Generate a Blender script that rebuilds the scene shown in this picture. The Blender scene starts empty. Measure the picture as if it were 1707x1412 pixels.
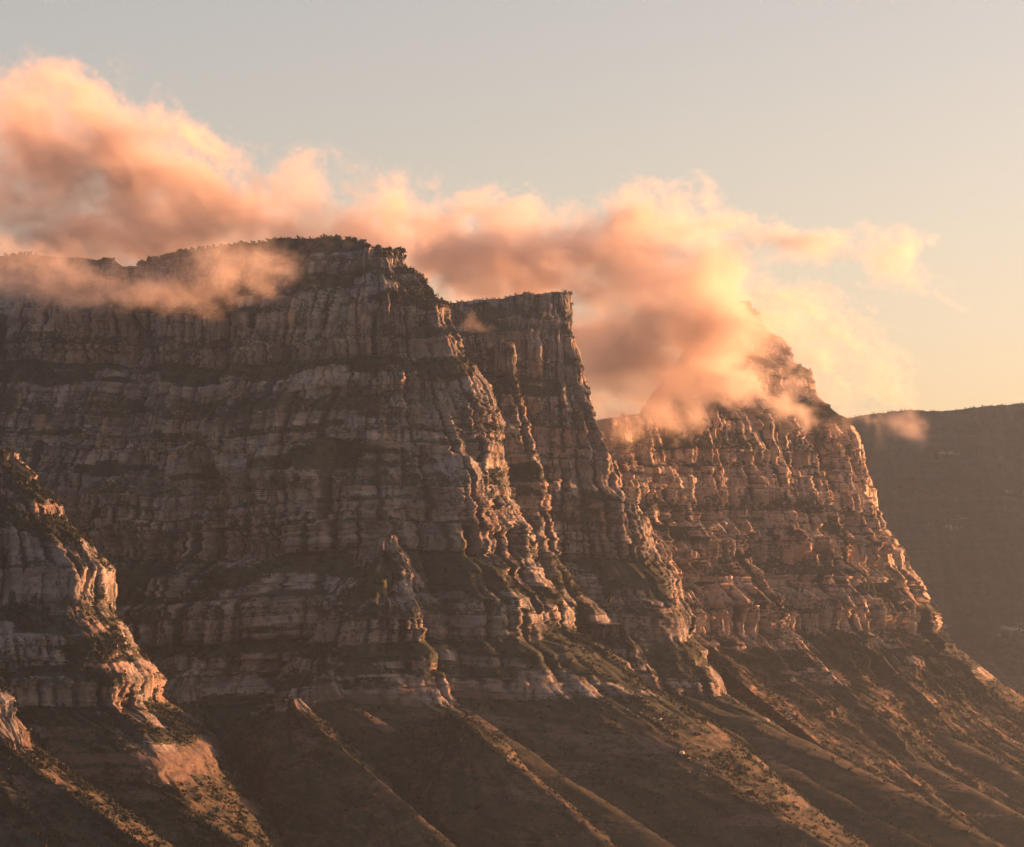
import bpy, math, random
import numpy as np

RES = 1.0            # mesh density factor
F = np.float32
R = math.radians
S = bpy.context.scene

# ------------------------------------------------------------------ camera
CAM_Z = 600.0
PW, HORIZON = 1707.0, 996.0
K = 2 * math.tan(R(10)) / PW                 # metres per photo pixel and metre of distance
cam_d = bpy.data.cameras.new('camera')
cam = bpy.data.objects.new('camera', cam_d)
S.collection.objects.link(cam)
cam.location = (0, 0, CAM_Z)
cam.rotation_euler = (R(90), 0, 0)
cam_d.sensor_width = 36
cam_d.lens = 18 / math.tan(R(10))
cam_d.shift_y = (HORIZON - 706) / PW
cam_d.clip_start = 1
cam_d.clip_end = 200000
S.camera = cam

# ------------------------------------------------------------------ light
SUN_EL, SUN_AZ = 6.0, 17.0                   # degrees: height, and turn from +X towards +Y
w = bpy.data.worlds.new('World')
S.world = w
w.use_nodes = True
nt = w.node_tree
bg = nt.nodes['Background']
sky = nt.nodes.new('ShaderNodeTexSky')
sky.sky_type = 'NISHITA'
sky.sun_disc = False
sky.sun_elevation = R(SUN_EL)
sky.sun_rotation = R(90 - SUN_AZ)
sky.altitude = 600
sky.air_density = 1.0
sky.dust_density = 3.0
sky.ozone_density = 1.0
_hs = nt.nodes.new('ShaderNodeHueSaturation'); _hs.inputs['Saturation'].default_value = 0.9
_tint = nt.nodes.new('ShaderNodeMix'); _tint.data_type = 'RGBA'; _tint.blend_type = 'MULTIPLY'
_tint.inputs[0].default_value = 1.0; _tint.inputs[7].default_value = (1.22, 0.94, 0.86, 1)   # the warm evening white balance
nt.links.new(sky.outputs[0], _hs.inputs['Color']); nt.links.new(_hs.outputs[0], _tint.inputs[6])
nt.links.new(_tint.outputs[2], bg.inputs[0])
bg.inputs[1].default_value = 0.051
sd = bpy.data.lights.new('sun', 'SUN')
sun = bpy.data.objects.new('sun', sd)
S.collection.objects.link(sun)
sd.energy = 5.0
sd.angle = R(0.5)
sd.color = (1.0, 0.40, 0.15)
_e, _a = R(SUN_EL), R(SUN_AZ)
from mathutils import Vector
sun.rotation_euler = Vector((math.cos(_e) * math.cos(_a), math.cos(_e) * math.sin(_a), math.sin(_e))).to_track_quat('Z', 'Y').to_euler()
sun.location = (5000, 1500, 3000)
S.view_settings.view_transform = 'Standard'
S.view_settings.look = 'None'
S.view_settings.exposure = 2.5
S.view_settings.gamma = 1.0
S.cycles.max_bounces = 8
S.cycles.diffuse_bounces = 2
S.cycles.volume_bounces = 4
S.cycles.volume_step_rate = 1.0
S.cycles.use_denoising = True

# ------------------------------------------------------------------ helpers
def px(x, Y): return (np.asarray(x, dtype=float) - PW / 2) * K * Y
def pz(y, Y): return CAM_Z + (HORIZON - np.asarray(y, dtype=float)) * K * Y

_rng = np.random.RandomState(7)
PERM = np.concatenate([_rng.permutation(4096)] * 2).astype(np.int32)
G3 = _rng.normal(size=(4096, 3)).astype(F)
G3 /= np.linalg.norm(G3, axis=1)[:, None]
RND = _rng.rand(4096).astype(F)

def hsh(*k):
    h = np.zeros((), dtype=np.int32)
    for a in k:
        h = PERM[(h + np.asarray(a).astype(np.int32)) & 4095]
    return h

def rnd(*k): return RND[hsh(*k)]

def perlin(x, y, z):
    x, y, z = np.broadcast_arrays(np.asarray(x, F), np.asarray(y, F), np.asarray(z, F))
    xi, yi, zi = np.floor(x).astype(np.int32), np.floor(y).astype(np.int32), np.floor(z).astype(np.int32)
    fx, fy, fz = x - xi, y - yi, z - zi
    u, v, q = [t * t * t * (t * (t * 6 - 15) + 10) for t in (fx, fy, fz)]
    out = 0
    for dx in (0, 1):
        hx = PERM[(xi + dx) & 4095]; wx = u if dx else 1 - u
        for dy in (0, 1):
            hy = PERM[(hx + yi + dy) & 4095]; wy = (v if dy else 1 - v) * wx
            for dz in (0, 1):
                g = G3[PERM[(hy + zi + dz) & 4095]]
                out = out + (g[..., 0] * (fx - dx) + g[..., 1] * (fy - dy) + g[..., 2] * (fz - dz)) * wy * (q if dz else 1 - q)
    return out * 1.5

def fbm(x, y, z, octs=4, gain=0.5, lac=2.03):
    a, f, o, t = 1.0, 1.0, 0, 0
    for i in range(octs):
        o = o + a * perlin(x * f + 17.3 * i, y * f + 5.1 * i, z * f + 9.7 * i); t += a
        a *= gain; f *= lac
    return o / t

def sstep(a, b, x):
    t = np.clip((x - a) / (b - a), 0, 1)
    return t * t * (3 - 2 * t)

def grid_mesh(name, V, quads, attrs, mat):
    me = bpy.data.meshes.new(name)
    V = np.ascontiguousarray(V, dtype=F); quads = np.ascontiguousarray(quads, dtype=np.int32)
    me.vertices.add(len(V)); me.vertices.foreach_set('co', V.ravel())
    n = quads.shape[1]
    me.loops.add(quads.size); me.loops.foreach_set('vertex_index', quads.ravel())
    me.polygons.add(len(quads))
    me.polygons.foreach_set('loop_start', np.arange(0, quads.size, n, dtype=np.int32))
    for k_, a in attrs.items():
        at = me.attributes.new(k_, 'FLOAT', 'POINT'); at.data.foreach_set('value', np.ascontiguousarray(a, dtype=F).ravel())
    me.update(calc_edges=False)
    me.materials.append(mat)
    o = bpy.data.objects.new(name, me)
    S.collection.objects.link(o)
    return o

def quads_of(rows, cols):
    i = np.arange(rows * cols, dtype=np.int32).reshape(rows, cols)
    return np.stack([i[:-1, :-1], i[:-1, 1:], i[1:, 1:], i[1:, :-1]], -1).reshape(-1, 4)

# ------------------------------------------------------------------ materials
def N(nt, t, **kw):
    n = nt.nodes.new(t)
    for k_, v in kw.items(): setattr(n, k_, v)
    return n

def mix(nt, fac, a, b, mode='MIX'):
    n = N(nt, 'ShaderNodeMix', data_type='RGBA', blend_type=mode)
    for sock, v in ((n.inputs[0], fac), (n.inputs[6], a), (n.inputs[7], b)):
        if isinstance(v, bpy.types.NodeSocket): nt.links.new(v, sock)
        elif isinstance(v, (int, float)): sock.default_value = v
        else: sock.default_value = (*v, 1)
    return n.outputs[2]

def ramp(nt, src, a, b):
    n = N(nt, 'ShaderNodeMapRange', interpolation_type='SMOOTHSTEP')
    nt.links.new(src, n.inputs[0]); n.inputs[1].default_value = a; n.inputs[2].default_value = b
    return n.outputs[0]

def noise(nt, vec, scale, detail=4, rough=0.55):
    n = N(nt, 'ShaderNodeTexNoise'); nt.links.new(vec, n.inputs['Vector'])
    n.inputs['Scale'].default_value = scale; n.inputs['Detail'].default_value = detail; n.inputs['Roughness'].default_value = rough
    return n.outputs[0]

def rock_material(name, rock=(0.185, 0.173, 0.172), red=(0.175, 0.132, 0.118), dark=(0.036, 0.036, 0.038), veg=(0.024, 0.028, 0.022), grass=(0.072, 0.053, 0.037)):
    m = bpy.data.materials.new(name); m.use_nodes = True
    nt = m.node_tree; bs = nt.nodes['Principled BSDF']
    bs.inputs['Roughness'].default_value = 0.95
    bs.inputs['Specular IOR Level'].default_value = 0.1
    co = N(nt, 'ShaderNodeTexCoord').outputs['Object']
    def at(a): return N(nt, 'ShaderNodeAttribute', attribute_name=a).outputs['Fac']
    stretch = N(nt, 'ShaderNodeMapping'); nt.links.new(co, stretch.inputs[0]); stretch.inputs['Scale'].default_value = (1, 1, 0.22)
    flat = N(nt, 'ShaderNodeMapping'); nt.links.new(co, flat.inputs[0]); flat.inputs['Scale'].default_value = (0.18, 0.18, 1.6)
    streak = noise(nt, stretch.outputs[0], 0.16, 6, 0.65)
    bed = noise(nt, flat.outputs[0], 0.22, 5, 0.65)
    big = noise(nt, co, 0.009, 3)
    fine = noise(nt, co, 0.35, 4, 0.7)
    c = mix(nt, ramp(nt, at('tone'), 0.0, 1.0), tuple(v * 0.42 for v in rock), tuple(v * 1.2 for v in rock))
    c = mix(nt, ramp(nt, big, 0.5, 0.68), c, red)
    c = mix(nt, ramp(nt, bed, 0.56, 0.72), c, tuple(v * 0.55 for v in rock))
    c = mix(nt, ramp(nt, streak, 0.52, 0.66), c, dark)
    stain = noise(nt, stretch.outputs[0], 0.05, 5, 0.6)
    c = mix(nt, ramp(nt, stain, 0.56, 0.7), c, (0.21, 0.145, 0.10))
    c = mix(nt, ramp(nt, at('crack'), 0.15, 0.75), c, tuple(v * 0.7 for v in dark))
    c = mix(nt, ramp(nt, noise(nt, co, 0.42, 5, 0.75), 0.55, 0.66), c, tuple(v * 1.3 for v in dark))
    c = mix(nt, ramp(nt, at('meadow'), 0.2, 0.8), c, tuple(v * 0.5 for v in red))
    # plants: dark shrubs over dry grass
    g = mix(nt, ramp(nt, noise(nt, co, 0.012, 4), 0.42, 0.62), grass, tuple(v * 0.7 for v in grass))
    g = mix(nt, ramp(nt, at('meadow'), 0.1, 0.9), tuple(v * 1.5 for v in veg), g)
    g = mix(nt, ramp(nt, noise(nt, co, 0.085, 8, 0.82), 0.45, 0.53), g, veg)
    g = mix(nt, ramp(nt, at('shrub'), 0.3, 0.7), g, veg)
    g = mix(nt, ramp(nt, fine, 0.62, 0.75), g, tuple(v * 0.75 for v in red))
    vsum = N(nt, 'ShaderNodeMath', operation='ADD'); nt.links.new(at('veg'), vsum.inputs[0])
    sc = N(nt, 'ShaderNodeMath', operation='MULTIPLY_ADD'); nt.links.new(noise(nt, co, 0.16, 7, 0.72), sc.inputs[0]); sc.inputs[1].default_value = 2.2; sc.inputs[2].default_value = -1.12
    nt.links.new(sc.outputs[0], vsum.inputs[1])
    sc2 = N(nt, 'ShaderNodeMath', operation='MULTIPLY_ADD'); nt.links.new(noise(nt, flat.outputs[0], 0.6, 6, 0.7), sc2.inputs[0]); sc2.inputs[1].default_value = 1.6; sc2.inputs[2].default_value = -0.8
    vs2 = N(nt, 'ShaderNodeMath', operation='ADD'); nt.links.new(vsum.outputs[0], vs2.inputs[0]); nt.links.new(sc2.outputs[0], vs2.inputs[1])
    c = mix(nt, ramp(nt, vs2.outputs[0], 0.42, 0.58), c, g)
    nt.links.new(c, bs.inputs['Base Color'])
    bmp = N(nt, 'ShaderNodeBump'); bmp.inputs['Strength'].default_value = 0.6; bmp.inputs['Distance'].default_value = 1.2
    nt.links.new(fine, bmp.inputs['Height']); nt.links.new(bmp.outputs[0], bs.inputs['Normal'])
    return m

ROCK = rock_material('sandstone_and_fynbos')
SUN_TINTED_ROCK = rock_material('sun_tinted_sandstone', rock=(0.31, 0.255, 0.22), red=(0.29, 0.195, 0.15))  # paler, warmer rock: extra sunlight on the broad buttress, painted into its colour

# ------------------------------------------------------------------ beds and joints (absolute heights, shared by all mountains)
def bed_table(lo, hi, a, b, seed):
    r = np.random.RandomState(seed); z = [lo]
    while z[-1] < hi: z.append(z[-1] + a + (b - a) * r.rand() ** 1.5)
    return np.array(z)
BED_A, BED_B, BED_C = bed_table(-60, 1500, 12, 58, 1), bed_table(-60, 1500, 2.6, 11, 2), bed_table(-60, 1500, 1.0, 3.6, 3)

def joints(s, b, width, seed, crack, tilt=1.6):
    """blocks between vertical joints: offset per block (-0.5..0.5) and a groove at the joints (0..1)"""
    width = width * (0.55 + 1.1 * rnd(b, seed + 21)) if np.ndim(b) else width
    p = s / width + 0.35 * perlin(s / width * 0.7, b * 3.1, seed) + rnd(b, seed) * 7
    c = np.floor(p); f = p - c
    off = rnd(c, b, seed) - 0.5 + tilt * (rnd(c, b, seed + 3) - 0.5) * (f - 0.5)     # every block also turned a little
    g = 1 - sstep(0, crack, np.minimum(f, 1 - f) * width)
    return off, g * (rnd(c, b, seed + 5) > 0.25)

def blocks(s, z, seed):
    a = np.searchsorted(BED_A, z); b = np.searchsorted(BED_B, z); c = np.searchsorted(BED_C, z)
    zi = 0.0
    o1, g1 = joints(s, (a // 2).astype(F), 19.0, seed, 2.2)
    o2, g2 = joints(s, a.astype(F), 8.5, seed + 1, 1.3)
    o3, g3 = joints(s, b.astype(F), 4.8, seed + 2, 0.9)
    d = 7.0 * o1 + 5.0 * o2 + 3.0 * o3 - 3.5 * g1 - 2.2 * g2 - 1.0 * g3
    d = d + 3.2 * (rnd(b, seed + 3) - 0.5) + 2.0 * (rnd(c, seed + 4) - 0.5) + 1.3 * (rnd(c, np.floor(s / 7), seed) - 0.5)
    tone = 0.5 + 0.35 * (o2 + o3) + 0.35 * (rnd(b, seed + 8) - 0.5) - 0.4 * g1 - 0.25 * g2
    crack = np.maximum(np.maximum(g1, 0.9 * g2), 0.7 * g3)
    gap = np.minimum(z - BED_B[np.maximum(b - 1, 0)], BED_B[np.minimum(b, len(BED_B) - 1)] - z)
    crack = np.maximum(crack, (1 - sstep(0, 0.8, gap)) * (rnd(b, np.floor(s / 16 + perlin(s / 30, b, 3.3)), seed + 12) > 0.45))
    return d, tone, crack

def terraces(s, z, steep, seed):
    """each bed as a vertical step over a sloping ledge: offset added to the mean slope, and how much of a ledge a point is (0..1)"""
    i = np.clip(np.searchsorted(BED_A, z), 1, len(BED_A) - 1)
    z0, h = BED_A[i - 1], BED_A[i] - BED_A[i - 1]
    f = (z - z0) / h
    run = h / np.tan(np.radians(np.clip(steep, 38, 86)))
    q = np.clip(0.36 + 0.5 * fbm(s / 48, i * 2.7, seed + 61.0, 3) + 0.22 * (rnd(i, seed) - 0.5) + 0.34 * (rnd(np.floor(s / 8 + perlin(s / 20, i, 2.2)), i, seed + 2) - 0.5) + 0.2 * (rnd(np.floor(s / 3.1), i, seed + 4) - 0.5), 0.06, 0.9)
    m = np.clip(0.40 + 1.1 * fbm(s / 70, i * 1.9, seed + 63.0, 3), 0, 1)
    P = np.clip(1 - f / q, 0, 1)
    ledge = 1 - sstep(q * 0.75, q * 1.1, f)
    return m * (P - (1 - f)) * run, ledge * (0.4 + 0.6 * m)

def profile(table):
    """table of (z, slope below it in degrees), from the top down -> offset outwards as a function of z, and steepness"""
    top = table[0][0]; sl0 = [q[1] for q in table[1:] if q[0] >= top]
    table = [(top, sl0[-1] if sl0 else table[0][1])] + [q for q in table[1:] if q[0] < top]
    zs = [t[0] for t in table] + [-80.0]
    D = [0.0]
    for (z0, sl), z1 in zip(table, zs[1:]): D.append(D[-1] + (z0 - z1) / math.tan(R(sl)))
    zs, D = np.array(zs), np.array(D)
    fine = np.arange(-80, zs[0] + 1, 1.0)
    sl = np.array([t[1] for t in table])
    st = sl[np.clip(np.searchsorted(-zs, -fine, side='left') - 1, 0, len(sl) - 1)].astype(float)
    ker = np.ones(7) / 7
    st = np.convolve(np.pad(st, 3, mode='edge'), ker, 'valid')
    return zs[::-1], D[::-1], fine, st

def mountain(name, label, Yl, Yn, x_left, crest, nose, strata, width, r, step, zstep, ribs=(), seed=0, rough=1.0, gully=16.0, rear=68, y_bottom=1470, talus_gully=15.0, bare=1.0, corner=0.45, column=1.0, spread_at=85.0, mat=None):
    """One mountain spur: a plan outline (front flank, nose, rear flank) that widens downwards by its strata."""
    Xn = float(px(nose[0][0], Yn)); Zn = float(pz(nose[0][1], Yn))
    Xl = float(px(x_left, Yl))
    step, zstep = step / RES, zstep / RES
    L = math.hypot(Xn - r - Xl, Yn - Yl)
    nf = int(L / step)
    tx, ty = (Xn - r - Xl) / L, (Yn - Yl) / L
    f = np.linspace(0, 1, nf, endpoint=False)
    fx, fy = Xl + (Xn - r - Xl) * f, Yl + (Yn - Yl) * f
    base_ang = math.atan2(-tx, ty)                      # outward normal of the front flank
    # the nose: columns spread evenly along its widened outline
    ga = base_ang + np.linspace(0, 1, 20001) * math.pi
    gc, gs = np.cos(ga), np.sin(ga)
    gx = r * gc + spread_at * np.sign(gc) * np.abs(gc) ** np.where(gs > 0, 1.5, corner)
    gy = r * gs + spread_at * np.sign(gs) * np.abs(gs) ** corner
    gl = np.concatenate([[0], np.cumsum(np.hypot(np.diff(gx), np.diff(gy)))])
    na = int(gl[-1] / step)
    arc_s = np.linspace(0, gl[-1], na)
    ang = np.interp(arc_s, gl, ga)
    cx, cy = Xn - r - ty * r * 0, Yn + r
    cx, cy = fx[-1] - math.cos(base_ang) * r, fy[-1] - math.sin(base_ang) * r
    shift = Xn - (cx + r)
    ax_, ay_ = cx + np.cos(ang) * r, cy + np.sin(ang) * r
    # rear flank widens away from the front one
    wd = r * 2 + (width - 2 * r) * sstep(0, 0.6, 1 - f[::-1])[::-1] * 1.0
    rw = r * 2 + (width - 2 * r) * sstep(0.0, 0.5, 1 - f)
    rx, ry = fx[::-1], (fy + rw)[::-1]
    X = np.concatenate([fx, ax_, rx]) + shift; Y = np.concatenate([fy, ay_, ry])
    A = np.concatenate([np.full(nf, base_ang), ang, np.full(nf, base_ang + math.pi)])
    nx, ny = np.cos(A), np.sin(A)
    s = np.concatenate([f * L, L + arc_s, L + gl[-1] + f * L]).astype(F)
    cols = len(X)
    xp = X / (K * Y) + PW / 2                          # where a column stands
    # crest
    cxs, cys = zip(*crest)
    Hpix = np.interp(xp, cxs, cys)
    H = np.minimum(pz(Hpix, Y), 5000)
    front = np.arange(cols) < nf
    Hn = Zn
    H[nf:nf + na] = np.linspace(H[nf - 1], H[nf - 1], na)
    Hr = H[:nf][::-1]; H[nf + na:] = Hr
    H = H + 2.0 * perlin(s / 23, seed, 1.5) + 1.2 * perlin(s / 7, seed, 2.5) + 2.5 * joints(s, np.zeros(cols), 12.0, seed, 1.0)[0]
    zb = float(pz(y_bottom, min(Yl, Yn))) - 60
    ztop = float(H.max()) + 1
    zs, D, fz, st = profile([(max(z, zb + 1) if i else ztop, sl) for i, (z, sl) in enumerate(strata)])
    # nose silhouette
    nxs, nys = np.array([p[0] for p in nose], float), np.array([p[1] for p in nose], float)
    nz = pz(nys, Yn); nD = px(nxs, Yn) - Xn
    nz = np.append(nz, -80); nD = np.append(nD, nD[-1] + (nz[-2] + 80) / math.tan(R(33)))
    o = np.argsort(nz)
    nz, nD = nz[o], nD[o]
    D_tal = float(np.interp(TALUS[1], zs, D))
    # rows
    zz = np.arange(zb, ztop, 0.5)
    wgt = 0.5 + 0.35 * np.abs(np.gradient(np.interp(zz, zs, D))) 
    cum = np.concatenate([[0], np.cumsum(wgt)[:-1]])
    nrow = int(cum[-1] / zstep)
    z_rows = np.interp(np.linspace(0, cum[-1], nrow), cum, zz)
    last = nf + int(np.searchsorted(ang, math.pi * 0.28))                          # columns that get the full relief
    def surface(cs, zr, detail):
        Sx, Zr = np.meshgrid(s[cs], zr); Sx = Sx.astype(F); Zr = Zr.astype(F)
        n_x, n_y = nx[cs][None], ny[cs][None]
        o_x, o_y = np.sign(n_x) * np.abs(n_x) ** np.where(n_y > 0, 1.5, corner), np.sign(n_y) * np.abs(n_y) ** corner
        strat = Zr
        lift = (9.0 * perlin(Sx / 190, seed + .5, 0.3) + 4.0 * perlin(Sx / 50, seed + .5, 5.3)).astype(F)
        Z = np.minimum(Zr + lift, H[cs][None].astype(F))
        strat = Z - lift
        isrear = sstep(0.05, 0.5, n_y + 0 * Z)
        wn = sstep(0.12, 0.8, n_x + 0 * Z)
        Df = np.maximum(np.interp(strat, zs, D) - np.interp(H[cs], zs, D)[None], 0)
        Dn = np.interp(strat, nz, nD)
        Dr = np.maximum(H[cs][None] - strat, 0) / math.tan(R(rear))
        d = Df * (1 - wn) + Dn * wn
        d = d * (1 - isrear * (1 - wn)) + Dr * isrear * (1 - wn)
        on_nose = ((cs >= nf) & (cs < nf + na))[None]
        squeeze = np.where(on_nose, np.clip((r + d) / (spread_at + r), 0.3, 1.0), 1.0).astype(F)
        steep = np.interp(strat, fz, st)
        snn = np.degrees(np.arctan2(np.full_like(nz, 2.0), np.abs(np.interp(nz - 1, nz, nD) - np.interp(nz + 1, nz, nD)) + 1e-3))
        steep = steep * (1 - wn) + np.interp(strat, nz, snn) * wn
        low = 1 - sstep(TALUS[0], TALUS[1], strat + 75 * fbm(Sx / 80, strat / 120, seed + 5.5, 4))
        patch = fbm(Sx / 75, strat / 26, seed + 3.3, 4)
        saw, ledge = terraces(Sx + 4 * perlin(Sx / 13, strat / 11, seed + 6.0), strat + 2.5 * perlin(Sx / 24, strat / 30, seed + 14), steep, seed)
        cliff = sstep(44, 62, steep + bare * (58 * patch + 6) * (1 - low)) * (1 - 0.9 * ledge)
        outc = sstep(0.10, 0.24, fbm(Sx / 42, strat / 24, seed + 81.0, 4) + 0.10 * sstep(-150, 0, strat - TALUS[1]) - 0.06) * low
        cliff = np.maximum(cliff, 0.5 * outc)
        d = d + saw * (1 - low) + 0.25 * saw * outc
        # buttresses and clefts
        big = fbm(Sx / 120, strat / 900, seed + 1.7, 2)
        rid = 1 - 2 * np.abs(fbm(Sx / 55 + 0.05 * perlin(Sx / 30, strat / 60, seed), strat / 420, seed + 7.7, 3))
        deep = fbm(Sx / 210 + strat / 1500, strat / 1400, seed + 71.7, 2)
        d = d + gully * (1.5 * big + 0.6 * rid + 1.6 * deep) * (1 - 0.6 * low) * (1 - 0.8 * wn * on_nose)
        band = np.floor(strat / 85 + 0.6 * perlin(Sx / 90, strat / 200, seed + 15.0)).astype(F)
        c1, k1 = joints(Sx + 0.03 * strat * np.sin(seed) + 2.5 * perlin(Sx / 40, strat / 40, seed + 16.0), band, 27.0, int(seed) + 70, 5.0, 3.0)
        c2, k2 = joints(Sx + 1.5 * perlin(Sx / 25, strat / 25, seed + 17.0), np.floor(strat / 27 + 0.5 * perlin(Sx / 60, strat / 80, seed + 18.0)).astype(F), 11.0, int(seed) + 80, 3.0, 2.6)
        KC = np.maximum(0.7 * sstep(0.4, 1, k1), 0.35 * sstep(0.5, 1, k2)) if detail else 0.0
        d = d + (1 - low) * (1 - 0.35 * wn * on_nose) * column * squeeze * (10 * c1 - 7 * k1 + 4.5 * c2 - 3.2 * k2)
        tg = 1 - 2 * np.abs(fbm(Sx / 120 + strat / 300, strat / 420, seed + 11.7, 4))
        d = d + 2.4 * low * fbm(Sx / 11, strat / 9, seed + 93.0, 3) + 34 * low * (1 - 0.6 * wn * on_nose) * fbm(Sx / 130 + 3, strat / 110, seed + 91.0, 4) + talus_gully * low * sstep(0, 140, TALUS[1] - strat) * (0.8 * tg + 0.8 * fbm(Sx / 22, strat / 70, seed + 2.2, 3))
        # broad benches and bulges, so that no ledge runs on unbroken
        d = d + rough * 7.0 * fbm(Sx / 70, strat / 34, seed + 21.0, 3) * (1 - low * 0.5)
        run_out = np.maximum(0, Df + np.interp(H[cs], zs, D)[None] - D_tal) * (1 - wn) * (1 - isrear)
        shear = 0.75 * run_out
        Xs = X[cs][None] + o_x * d + shear; Ys = Y[cs][None] + o_y * d
        xcol = Xs / (K * Ys) + PW / 2; ypix = HORIZON - (Z - CAM_Z) / (K * Ys)
        ribh = np.zeros_like(Z)
        for rb in ribs:
            ys = np.array([q[1] for q in rb['path']], float); xs_ = np.array([q[0] for q in rb['path']], float)
            xc = np.interp(ypix, ys, xs_)
            u = (xcol - xc) / rb['w']
            u = u + 0.10 * perlin(ypix / 40, seed + rb['w'], 0.5) + 0.35 * (rnd(np.searchsorted(BED_B, strat), int(rb['w'])) - 0.5) + 0.3 * (rnd(np.searchsorted(BED_A, strat), int(rb['w']) + 1) - 0.5)
            shape = np.where(u < 0, np.exp(-(u * 0.62) ** 2), np.exp(-np.abs(u) ** 2.2))
            win = sstep(ys[0] - rb.get('fi', 14), ys[0] + rb.get('fi', 14), ypix) * (1 - sstep(ys[-1], ys[-1] + rb.get('fo', 60), ypix))
            if rb.get('front', True): win = win * (1 - sstep(0.3, 0.8, n_x + 0 * Z))
            ribh = ribh + rb['amp'] * shape * win
        d = d + ribh
        tone = np.full(Z.shape, 0.5, F); shrub = np.zeros_like(Z); crack = np.zeros_like(Z)
        if detail:
            bd, tone, crack = blocks(Sx + 0.9 * perlin(Sx / 6, strat / 5, seed), strat + 0.8 * perlin(Sx / 14, strat / 14, seed + 4), seed)
            broken = np.clip(0.62 + 1.9 * fbm(Sx / 85, strat / 60, seed + 9, 4), 0.1, 1.35).astype(F)
            d = d + rough * cliff * bd * broken * squeeze
            crack = crack * np.clip(broken * 0.9 - 0.05, 0, 1); tone = 0.5 + (tone - 0.5) * np.clip(broken + 0.2, 0, 1) + 0.9 * fbm(Sx / 50, strat / 22, seed + 19, 4)
            d = d + (0.8 * fbm(Sx / 5, strat / 5, seed + 31.0, 2)) * rough
            sh = fbm(Sx / 7.5, (strat + d * 0.5) / 6.0, seed + 41.0, 3)
            dens = fbm(Sx / 60, (strat + d * 0.6) / 45, seed + 43.0, 3)
            shrub = sstep(0.06, 0.26, sh + 0.35 * dens + 0.02) * (1 - cliff)
            d = d + 2.6 * shrub * (1 - 0.4 * low)
        if detail:
            ib = np.searchsorted(BED_B, strat); ic = np.searchsorted(BED_C, strat)
            qx, qy = X[cs][None] + o_x * d, Y[cs][None] + o_y * d
            tang = 3.2 * (rnd(ib, int(seed) + 9) - 0.5) + 1.8 * (rnd(ic, int(seed) + 10) - 0.5) + 0.8 * fbm(qx / 7, qy / 7, strat / 5 + seed, 3)
            tang = tang * (0.25 + 0.75 * cliff) * rough * squeeze
            Xs = -n_y * tang
        else: Xs = 0.0
        shear = shear + Xs
        veg = np.clip(1 - cliff * 1.02 + 0.3 * fbm(Sx / 16, strat / 9, seed + 51.0, 3), 0, 1)
        # the crest stays where it is
        hold = sstep(0, 14, H[cs][None] - Z)
        Xs = X[cs][None] + o_x * d + shear
        Ys = Y[cs][None] + o_y * d
        return np.stack([Xs, Ys, Z], -1), veg, tone, shrub, low, np.maximum(crack, KC) * (1 - low)
    parts = []; off = 0; VV = []; QQ = []; at = {'veg': [], 'tone': [], 'shrub': [], 'meadow': [], 'crack': []}
    def add(P, veg, tone, shrub, mead, crk):
        nonlocal off
        rws, cls = P.shape[:2]
        q = quads_of(rws, cls)
        z = P.reshape(-1, 3)[:, 2]
        keep = (np.abs(z[q[:, 0]] - z[q[:, 3]]) + np.abs(z[q[:, 1]] - z[q[:, 2]])) > 1e-4 if rws > 30 else np.ones(len(q), bool)
        QQ.append(q[keep] + off); VV.append(P.reshape(-1, 3)); off += rws * cls
        at['veg'].append(veg.ravel()); at['tone'].append(tone.ravel()); at['shrub'].append(shrub.ravel()); at['meadow'].append(np.broadcast_to(mead, veg.shape).ravel()); at['crack'].append(crk.ravel())
    f_idx = np.arange(0, last + 1)
    Pf, ve, to, sh, mw, kk = surface(f_idx, z_rows, True)
    add(Pf, ve, to, sh, mw, kk)
    r_idx = np.concatenate([np.arange(last, cols - 1, 5), [cols - 1]])
    Pr, ve2, to2, sh2, mw2, kk2 = surface(r_idx, np.append(z_rows[::8], z_rows[-1]), False)
    add(Pr, ve2, to2, sh2, mw2, kk2)
    # summit: from the front edge across to the rear edge
    top_f = Pf[-1]
    full_top = np.zeros((cols, 3)); full_top[:last + 1] = top_f
    for c_ in range(3): full_top[last:, c_] = np.interp(np.arange(last, cols), r_idx, Pr[-1][:, c_])
    half = cols // 2
    fi = np.arange(0, half); a0 = full_top[fi]; a1 = full_top[cols - 1 - fi]
    tt = np.linspace(0, 1, 14)[:, None, None]
    Pc = a0[None] * (1 - tt) + a1[None] * tt
    bump = 2.5 * fbm(Pc[..., 0] / 12, Pc[..., 1] / 12, seed + 3.0, 3) * np.sin(np.pi * tt[..., 0]) 
    Pc[..., 2] += bump
    add(Pc, np.full(Pc.shape[:2], 0.9), np.full(Pc.shape[:2], 0.4), np.full(Pc.shape[:2], 0.8), np.zeros(Pc.shape[:2]), np.zeros(Pc.shape[:2]))
    ob = grid_mesh(name, np.concatenate(VV), np.concatenate(QQ), {k_: np.concatenate(v) for k_, v in at.items()}, mat or ROCK)
    ob['label'] = label; ob['category'] = 'mountain'; ob['kind'] = 'structure'
    return dict(ob=ob, P=Pf, veg=ve, shrub=sh, meadow=mw)

# strata read at the domed mountain's distance
Y2 = 3400.0
TALUS = (float(pz(1205, Y2)), float(pz(1140, Y2)))
def strat(tab, Y): return [(float(pz(y, Y)), s) for y, s in tab]
STRATA = strat([(380, 30), (424, 66), (462, 56), (525, 81), (606, 40), (645, 64), (690, 66), (765, 52), (800, 76), (925, 42), (1000, 72), (1062, 40),
                (1088, 60), (1108, 42), (1130, 58), (1155, 36), (1318, 39), (1335, 33)], Y2)

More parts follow.
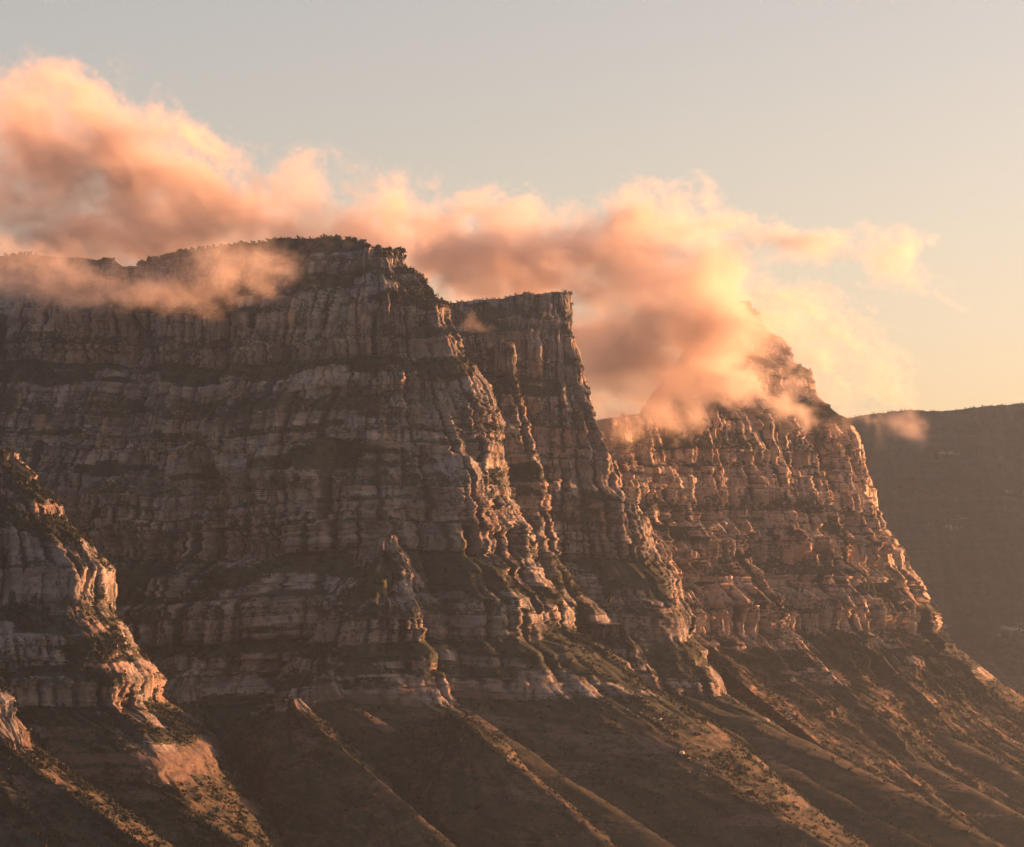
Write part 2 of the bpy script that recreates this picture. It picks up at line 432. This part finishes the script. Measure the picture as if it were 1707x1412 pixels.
b2 = mountain('mountain', 'domed grey sandstone mountain with long shaded cliffs, wisps of cloud across its summit',
    3450, 3375, -260,
    crest=[(-300, 430), (0, 426), (100, 429), (190, 432), (197, 443), (236, 448), (262, 436), (330, 416), (400, 404), (450, 399), (480, 391), (560, 395), (605, 406), (640, 424), (662, 432)],
    nose=[(664, 432), (668, 448), (690, 460), (704, 472), (716, 502), (742, 515), (750, 545), (765, 577), (780, 606), (800, 632), (815, 655), (826, 700), (838, 760), (850, 820), (862, 868), (880, 890),
          (890, 930), (904, 973), (930, 1000), (945, 1022), (957, 1060), (1015, 1096), (1131, 1178), (1201, 1229), (1266, 1289), (1327, 1344), (1420, 1412)],
    strata=STRATA, width=420, r=26, corner=0.3, step=1.35, zstep=1.0, seed=3, gully=20,
    ribs=[dict(path=[(430, 800), (430, 925)], w=110, amp=-20, fi=20, fo=20),
          dict(path=[(345, 780), (335, 960)], w=13, amp=-26, fi=20, fo=40),
          dict(path=[(225, 540), (235, 800)], w=26, amp=-20, fi=20, fo=40),
          dict(path=[(690, 640), (720, 860)], w=40, amp=-16, fi=20, fo=40)])

b3 = mountain('mountain', 'flat-topped sandstone buttress with a jutting square prow, behind the domed mountain',
    3680, 3680, 560,
    crest=[(500, 512), (720, 506), (760, 502), (830, 497), (880, 490), (925, 485), (948, 487)],
    nose=[(950, 488), (953, 520), (948, 553), (966, 580), (969, 602), (977, 630), (986, 690), (994, 760), (1010, 790), (1040, 820), (1060, 845), (1080, 862), (1090, 900), (1106, 925), (1126, 960), (1134, 995), (1146, 1020),
          (1151, 1056), (1171, 1080), (1176, 1100), (1196, 1120), (1206, 1148), (1277, 1194), (1327, 1239), (1382, 1279), (1450, 1318), (1600, 1390)],
    strata=STRATA, width=300, r=22, corner=0.3, rough=0.85, column=0.6, step=1.4, zstep=1.1, seed=13, gully=8)

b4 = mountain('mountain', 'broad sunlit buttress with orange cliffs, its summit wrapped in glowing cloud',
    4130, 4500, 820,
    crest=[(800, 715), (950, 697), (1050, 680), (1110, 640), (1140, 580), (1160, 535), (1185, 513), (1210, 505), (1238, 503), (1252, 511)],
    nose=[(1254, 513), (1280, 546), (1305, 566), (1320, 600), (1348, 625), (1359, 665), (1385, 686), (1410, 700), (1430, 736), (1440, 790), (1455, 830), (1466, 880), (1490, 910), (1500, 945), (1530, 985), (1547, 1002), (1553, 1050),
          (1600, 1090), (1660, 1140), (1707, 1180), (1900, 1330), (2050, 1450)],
    strata=STRATA, width=400, r=34, step=1.65, zstep=1.3, seed=23, mat=SUN_TINTED_ROCK, gully=30, column=1.6)

b5 = mountain('mountain', 'far hazy ridge with a level crest, behind all the other mountains',
    6600, 6600, 1150,
    crest=[(1100, 712), (1400, 698), (1440, 691), (1500, 684), (1560, 687), (1640, 680), (1707, 672), (1900, 655), (2150, 690), (2300, 740)],
    nose=[(2300, 740), (2420, 900), (2700, 1200), (3000, 1400)],
    strata=strat([(640, 36), (760, 41), (900, 37), (1000, 44), (1060, 35), (1200, 32)], 6600), width=500, r=60, step=4.0, zstep=3.0, seed=33, gully=46, rough=0.6, column=0.3, bare=0.42)

b1 = mountain('mountain', 'stepped spur in front of the domed mountain, sunlit along its descending edge',
    2960, 2840, -330,
    crest=[(-350, 700), (-200, 715), (-60, 748), (0, 760), (18, 765)],
    nose=[(20, 765), (42, 786), (56, 812), (84, 830), (92, 842), (97, 868), (130, 885), (156, 906), (165, 930), (173, 945), (174, 1010), (186, 1032), (215, 1060), (226, 1092), (250, 1122), (260, 1166), (300, 1196), (345, 1240), (362, 1280),
          (400, 1320), (450, 1365), (500, 1412), (620, 1510)],
    strata=strat([(690, 40), (766, 70), (830, 50), (885, 82), (1012, 38), (1058, 74), (1108, 42), (1124, 76), (1168, 38), (1200, 72), (1218, 36), (1240, 74), (1254, 36), (1262, 76), (1284, 34), (1400, 33)], 2860),
    width=300, r=24, corner=0.32, step=1.1, zstep=0.9, seed=43, gully=11)

b0 = mountain('hill', 'low grassy spur with a small rock step at the lower left corner',
    2560, 2540, -300,
    crest=[(-320, 1090), (-60, 1135), (-8, 1146)],
    nose=[(-6, 1147), (17, 1160), (22, 1190), (40, 1220), (45, 1241), (100, 1290), (170, 1345), (230, 1390), (265, 1416), (400, 1530)],
    strata=strat([(1080, 36), (1147, 74), (1195, 42), (1218, 72), (1242, 34), (1400, 33)], 2550), width=200, r=22, step=1.1, zstep=0.9, seed=53, gully=7)

SPURS = []
def spur(label, Yl, Yn, x_left, crest, nose, seed, gully=5, width=130, **kw):
    SPURS.append(mountain('mountain', label, Yl, Yn, x_left, crest, nose, STRATA, width, 9, 1.2, 1.0, seed=seed, gully=gully, column=0.9, talus_gully=6, spread_at=45.0, y_bottom=min(1470, nose[-1][1] + 30), **kw))

spur('rock rib with a scrubby top and a small sunlit orange cliff, leaning on the foot of the domed mountain', 3240, 3170, 540,
     [(540, 945), (620, 898), (652, 885)],
     [(655, 886), (664, 908), (684, 945), (700, 962), (707, 1000), (712, 1062), (730, 1078), (738, 1108), (768, 1125), (785, 1160), (850, 1212), (960, 1310), (1080, 1400)], 63)
spur('bare grassy ridge ending in a little broken cliff, low under the domed mountain', 3010, 2890, 360,
     [(340, 1205), (440, 1172), (495, 1160)],
     [(500, 1163), (540, 1200), (585, 1243), (620, 1275), (642, 1298), (653, 1316), (660, 1345), (705, 1400), (770, 1470)], 73, corner=0.85)
spur('low rounded scrub ridge on the slope between the domed mountain and its grassy toe', 3030, 2920, 640,
     [(640, 1225), (720, 1195), (755, 1186)],
     [(760, 1188), (800, 1222), (838, 1245), (850, 1262), (872, 1290), (935, 1335), (1050, 1420)], 173, corner=0.85)
spur('blocky sunlit rock step at the bottom of the domed mountain, above a grassy slope', 3290, 3230, 860,
     [(860, 1100), (960, 1068), (984, 1068)],
     [(988, 1070), (1000, 1090), (1030, 1105), (1040, 1130), (1046, 1185), (1080, 1215), (1150, 1272), (1260, 1350), (1350, 1415)], 83)
spur('tiny sunlit notch of rock halfway along the foot of the domed mountain', 3130, 3080, 450,
     [(450, 1098), (530, 1074), (545, 1072)],
     [(548, 1074), (570, 1096), (578, 1112), (580, 1132), (602, 1150), (625, 1190), (690, 1245), (800, 1340)], 93, width=90)
spur('narrow jagged orange pillar between the domed mountain and the flat-topped buttress', 3590, 3560, 790,
     [(790, 590), (830, 572), (848, 566)],
     [(852, 568), (857, 600), (860, 700), (863, 860), (885, 930)], 103, width=90)
spur('small sunlit cliff below the flat-topped buttress', 3530, 3480, 960,
     [(960, 1005), (1015, 982), (1030, 980)],
     [(1034, 982), (1046, 1000), (1051, 1040), (1057, 1075), (1085, 1088), (1110, 1122), (1200, 1205), (1330, 1300)], 113, width=110)
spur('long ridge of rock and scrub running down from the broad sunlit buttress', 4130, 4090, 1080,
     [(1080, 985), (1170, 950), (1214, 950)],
     [(1220, 953), (1240, 990), (1270, 1030), (1291, 1053), (1298, 1080), (1330, 1112), (1400, 1214), (1500, 1310), (1600, 1390)], 123, gully=9, width=200, mat=SUN_TINTED_ROCK)
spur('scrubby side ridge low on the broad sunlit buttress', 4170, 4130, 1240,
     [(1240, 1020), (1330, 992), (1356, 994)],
     [(1360, 998), (1380, 1034), (1417, 1098), (1440, 1112), (1477, 1164), (1560, 1240), (1680, 1340)], 133, gully=9, width=200, mat=SUN_TINTED_ROCK)
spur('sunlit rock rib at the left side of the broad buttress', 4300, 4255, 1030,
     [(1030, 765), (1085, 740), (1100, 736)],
     [(1106, 738), (1112, 800), (1124, 850), (1136, 905), (1160, 950), (1195, 985), (1260, 1060)], 143, mat=SUN_TINTED_ROCK)
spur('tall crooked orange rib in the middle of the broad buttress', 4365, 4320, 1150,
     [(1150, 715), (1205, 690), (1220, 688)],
     [(1224, 690), (1238, 740), (1243, 800), (1248, 860), (1258, 910), (1278, 950), (1310, 1000)], 153, mat=SUN_TINTED_ROCK)
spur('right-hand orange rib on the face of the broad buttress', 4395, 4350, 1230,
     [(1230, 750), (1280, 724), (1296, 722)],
     [(1300, 724), (1316, 760), (1325, 830), (1336, 915), (1370, 960), (1410, 1010)], 163, mat=SUN_TINTED_ROCK)

# ------------------------------------------------------------------ ground sheet to the horizon
def ground():
    m = bpy.data.materials.new('coastal_lowland'); m.use_nodes = True
    nt = m.node_tree; bs = nt.nodes['Principled BSDF']; bs.inputs['Roughness'].default_value = 0.9
    co = N(nt, 'ShaderNodeTexCoord').outputs['Object']
    nt.links.new(mix(nt, ramp(nt, noise(nt, co, 0.004, 6), 0.4, 0.6), (0.06, 0.06, 0.035), (0.12, 0.095, 0.055)), bs.inputs['Base Color'])
    g = np.concatenate([-np.geomspace(25000, 1500, 12), np.linspace(-1400, 1400, 40), np.geomspace(1500, 25000, 12)])
    X, Y = np.meshgrid(g, g + 3500)
    Z = 12 * fbm(X / 500, Y / 500, 0.5, 3) 
    o = grid_mesh('ground', np.stack([X, Y, Z], -1).reshape(-1, 3), quads_of(len(g), len(g)), {}, m)
    o['kind'] = 'structure'; o['label'] = 'dark coastal lowland at the foot of the mountains'; o['category'] = 'ground'
ground()

# ------------------------------------------------------------------ plants and stones on the mountains
def plain(name, col, rough=0.95):
    m = bpy.data.materials.new(name); m.use_nodes = True
    nt = m.node_tree; bs = nt.nodes['Principled BSDF']; bs.inputs['Roughness'].default_value = rough; bs.inputs['Specular IOR Level'].default_value = 0.1
    co = N(nt, 'ShaderNodeTexCoord').outputs['Object']
    nt.links.new(mix(nt, ramp(nt, noise(nt, co, 0.6, 4), 0.35, 0.65), tuple(v * 0.65 for v in col), tuple(v * 1.3 for v in col)), bs.inputs['Base Color'])
    return m
LEAF = plain('fynbos_leaves', (0.022, 0.025, 0.017)); STONE = plain('weathered_sandstone', (0.22, 0.20, 0.185)); PALE = plain('whitish_sandstone', (0.62, 0.58, 0.52))

def leaf_quads(r, cen, rad, n, size):
    """n leaf sprays filling ellipsoids around the given centres"""
    d = r.normal(size=(len(cen), n, 3)); d /= np.linalg.norm(d, axis=-1, keepdims=True)
    p = cen[:, None] + d * rad[:, None, :] * (r.rand(len(cen), n, 1) ** 0.4)
    a = r.normal(size=p.shape); a /= np.linalg.norm(a, axis=-1, keepdims=True)
    b = np.cross(a, r.normal(size=p.shape)); b /= np.linalg.norm(b, axis=-1, keepdims=True)
    sz = (size[:, None, None] if isinstance(size, np.ndarray) else size) * (0.6 + 0.8 * r.rand(*p.shape[:2], 1))
    V = np.stack([p - a * sz, p + b * sz * 0.6, p + a * sz, p - b * sz * 0.6], 2).reshape(-1, 3)
    return V, np.arange(len(V), dtype=np.int32).reshape(-1, 4)

def screen(P): return P[..., 0] / (K * P[..., 1]) + PW / 2, HORIZON - (P[..., 2] - CAM_Z) / (K * P[..., 1])

def shrubbery():
    r = np.random.RandomState(5); C, Rr = [], []
    for mt, n in ((b2, 30000), (b3, 8000), (b4, 16000), (b1, 15000), (b0, 6000)) + tuple((q, 2500) for q in SPURS):
        P = mt['P'].reshape(-1, 3); x, y = screen(P)
        wgt = (mt['veg'].ravel() > 0.6) * (0.12 + mt['shrub'].ravel()) * (x > -20) * (x < 1730) * (y < 1440)
        ids = r.choice(len(P), n, p=wgt / wgt.sum())
        sc = 0.8 + 2.3 * r.rand(n) ** 2.4
        C.append(P[ids] + np.stack([0 * sc, 0 * sc, sc * 0.45], -1)); Rr.append(np.stack([sc, sc, sc * 0.8], -1))
    C, Rr = np.concatenate(C), np.concatenate(Rr)
    V, Q = leaf_quads(r, C, Rr, 9, Rr[:, 0] * 0.55)
    o = grid_mesh('shrubbery', V, Q, {}, LEAF)
    o['kind'] = 'stuff'; o['label'] = 'dark scrub growing over the ledges and slopes of the mountains'; o['category'] = 'scrub'
shrubbery()

def bush_meshes():
    out = []
    for k_ in range(5):
        r = np.random.RandomState(20 + k_)
        n = 5 + k_
        cen = np.stack([r.uniform(-.55, .75, n), r.uniform(-.5, .5, n), r.uniform(.35, .95, n)], -1); rad = np.full((n, 3), .36) * r.uniform(.7, 1.2, (n, 1))
        V, Q = leaf_quads(r, cen, rad, 42, 0.10)
        st = []; sq = []
        for c in cen:                                     # stems from the root to every clump
            for side in ((.035, 0), (0, .035)):
                b0_ = len(V) + len(st)
                st += [(-side[0], -side[1], -.15), (side[0], side[1], -.15), (c[0] + side[0] * .4, c[1] + side[1] * .4, c[2]), (c[0] - side[0] * .4, c[1] - side[1] * .4, c[2])]
                sq.append((b0_, b0_ + 1, b0_ + 2, b0_ + 3))
        o = grid_mesh('bush', np.concatenate([V, np.array(st)]), np.concatenate([Q, np.array(sq, np.int32)]), {}, LEAF)
        out.append(o.data); bpy.data.objects.remove(o)
    return out
BUSH = bush_meshes()

def stone_meshes():
    out = []
    for k_ in range(4):
        u, v = np.meshgrid(np.linspace(0, 2 * np.pi, 25), np.linspace(0.02, np.pi - 0.02, 14))
        d = np.stack([np.cos(u) * np.sin(v), np.sin(u) * np.sin(v), np.cos(v)], -1)
        e = np.sign(d) * np.abs(d) ** 0.55
        e = e * (1 + 0.28 * fbm(d[..., 0] * 1.6, d[..., 1] * 1.6, d[..., 2] * 1.6 + k_ * 7.3, 4))[..., None] * np.array([1.0, 0.85, 0.75])
        e[:, -1] = e[:, 0]
        o = grid_mesh('boulder', e.reshape(-1, 3), quads_of(14, 25), {}, STONE)
        out.append(o.data); bpy.data.objects.remove(o)
    return out
STONES = stone_meshes()

_cache = {}
def spot(mt, x, y):
    """the point of a mountain's visible side seen nearest to photo pixel x, y"""
    key = mt['ob'].name
    if key not in _cache: _cache[key] = screen(mt['P'])
    sx, sy = _cache[key]
    q = (sx - x) ** 2 + (sy - y) ** 2
    q = q + (mt['P'][..., 1] - mt['P'][..., 1].min()) * 1e-3
    return mt['P'][np.unravel_index(np.argmin(q), q.shape)]

def crest_at(mt, x):
    key = mt['ob'].name
    if key not in _cache: _cache[key] = screen(mt['P'])
    sx, sy = _cache[key]
    j = np.argmin(np.abs(sx[-1] - x))
    return mt['P'][-1, j]

rr = random.Random(11)
def put(name, me, p, size, label, cat, group=None, sink=0.1, mat=None):
    o = bpy.data.objects.new(name, me); S.collection.objects.link(o)
    o.location = (float(p[0]), float(p[1]), float(p[2]) - sink * size)
    o.rotation_euler = (rr.uniform(-.15, .15), rr.uniform(-.1, .2), rr.uniform(0, 6.28))
    o.scale = (size, size * rr.uniform(.85, 1.1), size * rr.uniform(.75, 1.05))
    o['label'] = label; o['category'] = cat
    if group: o['group'] = group
    if mat is not None:
        o.material_slots[0].link = 'OBJECT'; o.material_slots[0].material = mat
    return o

for x in np.arange(240, 662, 9.0):
    put('bush', rr.choice(BUSH), crest_at(b2, x + rr.uniform(-4, 4)), rr.uniform(1.0, 2.3) * (1.5 if rr.random() < .15 else 1), 'dark wind-bent bush along the rounded summit line of the domed mountain', 'bush', 'bushes along the domed summit')
for x in np.arange(742, 936, 8.5):
    put('bush', rr.choice(BUSH), crest_at(b3, x + rr.uniform(-4, 4)), rr.uniform(1.3, 2.6), 'small dark bush along the gently rising top of the flat buttress', 'bush', 'bushes along the flat buttress top')
for x in np.arange(1415, 1700, 10.5):
    put('bush', rr.choice(BUSH), crest_at(b5, x + rr.uniform(-5, 5)), rr.uniform(2.0, 4.2), 'dark bush on the level skyline of the far hazy ridge', 'bush', 'bushes along the far ridge')
for x, y, sz, lb in ((604, 402, 5.5, 'dark bush leaning out at the right-hand shoulder of the domed summit'),
                     (615, 411, 4.5, 'dark bush just below the leaning one on the shoulder of the domed summit'),
                     (667, 437, 6.0, 'tallest dark bush, overhanging the uppermost rock step of the domed mountain'),
                     (686, 457, 4.0, 'slim upright bush on the second rock step down from the domed summit'),
                     (707, 472, 5.5, 'tall narrow bush at the outer corner of the third rock step'),
                     (714, 488, 3.6, 'low bush on the last rock step above the saddle'),
                     (941, 484, 4.0, 'bush on the highest corner of the jutting square prow'),
                     (951, 492, 3.4, 'bush hanging off the edge of the jutting square prow'),
                     (953, 508, 3.0, 'bush stuck to the overhang below the edge of the square prow'),
                     (775, 602, 3.2, 'bush on the sunlit edge midway down the domed mountain'),
                     (800, 632, 3.2, 'bush at the corner where the sunlit gully strip begins')):
    put('bush', rr.choice(BUSH), spot(b2 if x < 900 else b3, x, y), sz, lb, 'bush', sink=0.2)
for x, y, sz, lb, mt_ in ((1137, 1255, 2.6, 'bright whitish boulder on the grassy slope, upper of a pair', PALE),
                          (1142, 1268, 2.6, 'pinkish boulder just below the bright whitish one', STONE)):
    put('boulder', STONES[0 if mt_ is PALE else 1], spot(b2, x, y), sz, lb, 'boulder', sink=-0.2, mat=mt_)
for k_ in range(46):
    x = rr.uniform(1040, 1190); y = 1150 + (x - 1010) * 0.62 + rr.uniform(-14, 70)
    put('boulder', rr.choice(STONES), spot(b2, x, y), 0.7 + 1.5 * rr.random() ** 2, 'grey-brown boulder lying on the grassy slope below the domed mountain', 'boulder', 'boulders on the grassy slope')

# ------------------------------------------------------------------ clouds
def cloud_material(name, density, color=(0.80, 0.72, 0.69), g=0.45):
    m = bpy.data.materials.new(name); m.use_nodes = True
    nt = m.node_tree; nt.nodes.clear()
    out = N(nt, 'ShaderNodeOutputMaterial'); v = N(nt, 'ShaderNodeVolumePrincipled')
    v.inputs['Color'].default_value = (*color, 1); v.inputs['Density'].default_value = density; v.inputs['Anisotropy'].default_value = g
    nt.links.new(v.outputs[0], out.inputs['Volume'])
    return m

def cloud(name, label, Yref, y0, y1, box, cell, blobs, density, seed, wisp=60.0, erode=1.0, thick=0.55, soft=0.5):
    """A bank of cloud: density built from soft blobs (centre and radii given as photo pixels at Yref, own depth) torn up by noise."""
    x0, x1 = float(px(box[0], Yref)), float(px(box[2], Yref)); z0, z1 = float(pz(box[3], Yref)), float(pz(box[1], Yref))
    n = [max(8, int((b - a) / cell)) for a, b in ((x0, x1), (y0, y1), (z0, z1))]
    gx, gy, gz = [np.linspace(a, b, k_, dtype=F) for (a, b), k_ in zip(((x0, x1), (y0, y1), (z0, z1)), n)]
    X, Y, Z = np.meshgrid(gx, gy, gz, indexing='ij')
    mpx = K * Yref
    q_ = wisp / 60
    wx = X + q_ * (40 * perlin(X / (130 * q_), Y / (130 * q_), Z / (130 * q_) + seed) + 18 * perlin(X / (45 * q_), Y / (45 * q_), Z / (45 * q_) + seed + 3))
    wz = Z + q_ * (34 * perlin(X / (110 * q_) + 9, Y / (110 * q_), Z / (110 * q_) + seed) + 16 * perlin(X / (40 * q_) + 9, Y / (40 * q_), Z / (40 * q_) + seed + 5))
    r_ = np.random.RandomState(seed)
    f = np.full(X.shape, 0, F)
    for (bx, by, rx, ry, wgt, *dep) in blobs:
        cy = y0 + (y1 - y0) * (dep[0] if dep else 0.35 + 0.3 * r_.rand())
        ry_ = max(rx * mpx * thick, 42)
        q = ((wx - px(bx, Yref)) / (rx * mpx)) ** 2 + ((Y - cy) / ry_) ** 2 + ((wz - pz(by, Yref)) / (ry * mpx)) ** 2
        f = 1 - (1 - f) * (1 - wgt * np.exp(-1.1 * q))
    # wind from the left: texture drawn out along the slope of the bank
    u, v = wx * 0.93 - wz * 0.36, wx * 0.36 + wz * 0.93
    nz = fbm(u / (wisp * 1.7), Y / (wisp * 1.4), v / wisp + seed, 6, 0.68)
    nz2 = 1 - 2 * np.abs(fbm(u / (wisp * 1.1) + 5, Y / wisp, v / (wisp * 0.7) + seed, 3))
    nz3 = fbm(u / (wisp * 0.3), Y / (wisp * 0.3), v / (wisp * 0.22) + seed + 7, 3, 0.6)
    dens = np.clip((0.88 * f - 0.36 + erode * (0.62 * nz + 0.13 * (nz2 - 0.5) + 0.30 * nz3 * (1.2 - f))) / soft, 0, 1) ** 1.3 * sstep(0.04, 0.2, f)
    e = 1.0
    for A_, a, b in ((Y, y0, y1), (Z, z0, z1), (X, x0, x1)):
        e = e * sstep(0, 0.08, (A_ - a) / (b - a)) * sstep(0, 0.08, (b - A_) / (b - a))
    dens = dens * e
    me = bpy.data.meshes.new(name); me.vertices.add(dens.size)
    co = np.stack([X, Y, Z], -1).reshape(-1, 3)
    me.vertices.foreach_set('co', np.ascontiguousarray(co, dtype=F).ravel())
    at = me.attributes.new('thickness', 'FLOAT', 'POINT'); at.data.foreach_set('value', np.ascontiguousarray(dens, dtype=F).ravel())
    mat = cloud_material(name + '_vapour', density)
    me.materials.append(mat)
    o = bpy.data.objects.new(name, me); S.collection.objects.link(o)
    g = bpy.data.node_groups.new(name, 'GeometryNodeTree')
    g.interface.new_socket('Geometry', in_out='INPUT', socket_type='NodeSocketGeometry')
    g.interface.new_socket('Geometry', in_out='OUTPUT', socket_type='NodeSocketGeometry')
    gi, go = g.nodes.new('NodeGroupInput'), g.nodes.new('NodeGroupOutput')
    pos = g.nodes.new('GeometryNodeInputPosition')
    sub = g.nodes.new('ShaderNodeVectorMath'); sub.operation = 'SUBTRACT'; sub.inputs[1].default_value = (x0, y0, z0); g.links.new(pos.outputs[0], sub.inputs[0])
    mul = g.nodes.new('ShaderNodeVectorMath'); mul.operation = 'MULTIPLY'; mul.inputs[1].default_value = ((n[0] - 1) / (x1 - x0), (n[1] - 1) / (y1 - y0), (n[2] - 1) / (z1 - z0)); g.links.new(sub.outputs[0], mul.inputs[0])
    sep = g.nodes.new('ShaderNodeSeparateXYZ'); g.links.new(mul.outputs[0], sep.inputs[0])
    def op(kind, a, b):
        q = g.nodes.new('ShaderNodeMath'); q.operation = kind
        for i, v_ in enumerate((a, b)):
            if isinstance(v_, (int, float)): q.inputs[i].default_value = v_
            else: g.links.new(v_, q.inputs[i])
        return q.outputs[0]
    rx, ry, rz = [op('ROUND', sep.outputs[i], 0) for i in range(3)]
    def iop(kind, a, b):
        q = g.nodes.new('FunctionNodeIntegerMath'); q.operation = kind
        for i, v_ in enumerate((a, b)):
            if isinstance(v_, int): q.inputs[i].default_value = v_
            else: g.links.new(v_, q.inputs[i])
        return q.outputs[0]
    idx = iop('ADD', iop('MULTIPLY', iop('ADD', iop('MULTIPLY', rx, n[1]), ry), n[2]), rz)
    na = g.nodes.new('GeometryNodeInputNamedAttribute'); na.data_type = 'FLOAT'; na.inputs['Name'].default_value = 'thickness'
    si = g.nodes.new('GeometryNodeSampleIndex'); si.data_type = 'FLOAT'; si.domain = 'POINT'; si.clamp = True
    g.links.new(gi.outputs[0], si.inputs['Geometry']); g.links.new(na.outputs[0], si.inputs['Value']); g.links.new(idx, si.inputs['Index'])
    vc = g.nodes.new('GeometryNodeVolumeCube')
    g.links.new(si.outputs[0], vc.inputs['Density'])
    vc.inputs['Min'].default_value = (x0, y0, z0); vc.inputs['Max'].default_value = (x1, y1, z1)
    for k_, v_ in zip(('Resolution X', 'Resolution Y', 'Resolution Z'), n): vc.inputs[k_].default_value = v_
    sm = g.nodes.new('GeometryNodeSetMaterial'); sm.inputs['Material'].default_value = mat
    g.links.new(vc.outputs[0], sm.inputs[0]); g.links.new(sm.outputs[0], go.inputs[0])
    md = o.modifiers.new('vapour', 'NODES'); md.node_group = g
    o['kind'] = 'stuff'; o['label'] = label; o['category'] = 'cloud'
    return o

cloud('cloud', 'bank of glowing orange cloud pouring over the range behind the domed mountain', 4150, 3960, 4420, (-90, 60, 1690, 790), 5.5 / RES ** 0.3,
    [(-30, 260, 210, 140, .9), (170, 250, 140, 95, .85, .3), (50, 180, 120, 60, .8), (300, 325, 170, 105, .9), (430, 345, 130, 95, .85), (150, 410, 280, 80, .9), (540, 375, 150, 75, .85),
     (660, 370, 130, 65, .8), (760, 400, 140, 70, .85), (860, 415, 130, 65, .8), (720, 470, 220, 65, .85), (960, 430, 130, 70, .85), (1000, 530, 120, 120, .95, .25), (1100, 440, 115, 100, 1, .3), (1110, 550, 110, 80, .9, .12), (1020, 640, 90, 70, .95, .1),
     (1180, 470, 85, 70, .85, .4), (1080, 630, 130, 65, .95, .08), (1190, 600, 100, 70, .8, .12), (1250, 570, 70, 60, .5, .25), (1180, 358, 130, 30, .85), (1310, 393, 170, 27, .7), (1440, 428, 130, 25, .58),
     (1530, 462, 100, 21, .5), (1000, 660, 110, 60, 1, .08), (1110, 645, 100, 50, 1, .06), (1130, 590, 100, 80, 1, .06), (262, 345, 80, 70, 1, .3), (262, 340, 80, 60, .9, .7), (1170, 560, 75, 65, 1, .1), (1020, 700, 90, 40, 1, .06), (1140, 480, 100, 80, 1, .12), (960, 600, 70, 90, .9, .2), (1370, 560, 120, 80, .62, .7), (1450, 640, 80, 66, .58, .7), (1310, 490, 90, 55, .55, .6), (1290, 690, 40, 40, .5, .1), (1320, 730, 26, 30, .45, .1)],
    0.062, 5, erode=1.9, soft=0.85, thick=0.4)
cloud('cloud', 'thin wisps of lit mist drifting across the summit of the domed mountain', 3230, 3150, 3330, (-80, 365, 640, 560), 4.0,
    [(-10, 455, 170, 60, .85), (100, 460, 130, 55, .8), (180, 490, 60, 30, .6), (265, 497, 60, 22, .65), (340, 465, 80, 50, .8), (430, 440, 65, 55, .8), (370, 425, 70, 34, .65), (545, 420, 40, 42, .6)],
    0.030, 9, wisp=34.0, erode=1.5, soft=0.75)
cloud('cloud', 'small wisp of mist clinging to the crest of the far ridge', 6350, 6230, 6470, (1420, 640, 1600, 790), 8.0,
    [(1490, 700, 45, 26, .8), (1520, 720, 30, 28, .75), (1535, 745, 18, 18, .5)], 0.012, 11, wisp=36.0)
cloud('cloud', 'faint puff of mist on the flat-topped buttress', 3560, 3510, 3640, (720, 495, 840, 590), 4.0,
    [(770, 535, 30, 22, .7), (790, 550, 18, 16, .6)], 0.010, 13, wisp=26.0)

# ------------------------------------------------------------------ haze
def haze():
    me = bpy.data.meshes.new('haze')
    x0, x1, y0, y1, z0, z1 = -26000, 26000, -23000, 29500, -40, 1500
    v = [(x, y, z) for z in (z0, z1) for x, y in ((x0, y0), (x1, y0), (x1, y1), (x0, y1))]
    me.from_pydata(v, [], [(0, 3, 2, 1), (4, 5, 6, 7), (0, 1, 5, 4), (1, 2, 6, 5), (2, 3, 7, 6), (3, 0, 4, 7)])
    me.materials.append(cloud_material('evening_haze', 2.7e-5, (0.63, 0.80, 1.0), 0.76))
    o = bpy.data.objects.new('haze', me); S.collection.objects.link(o)
    o['kind'] = 'stuff'; o['label'] = 'warm evening haze filling the air before the mountains'; o['category'] = 'haze'
haze()
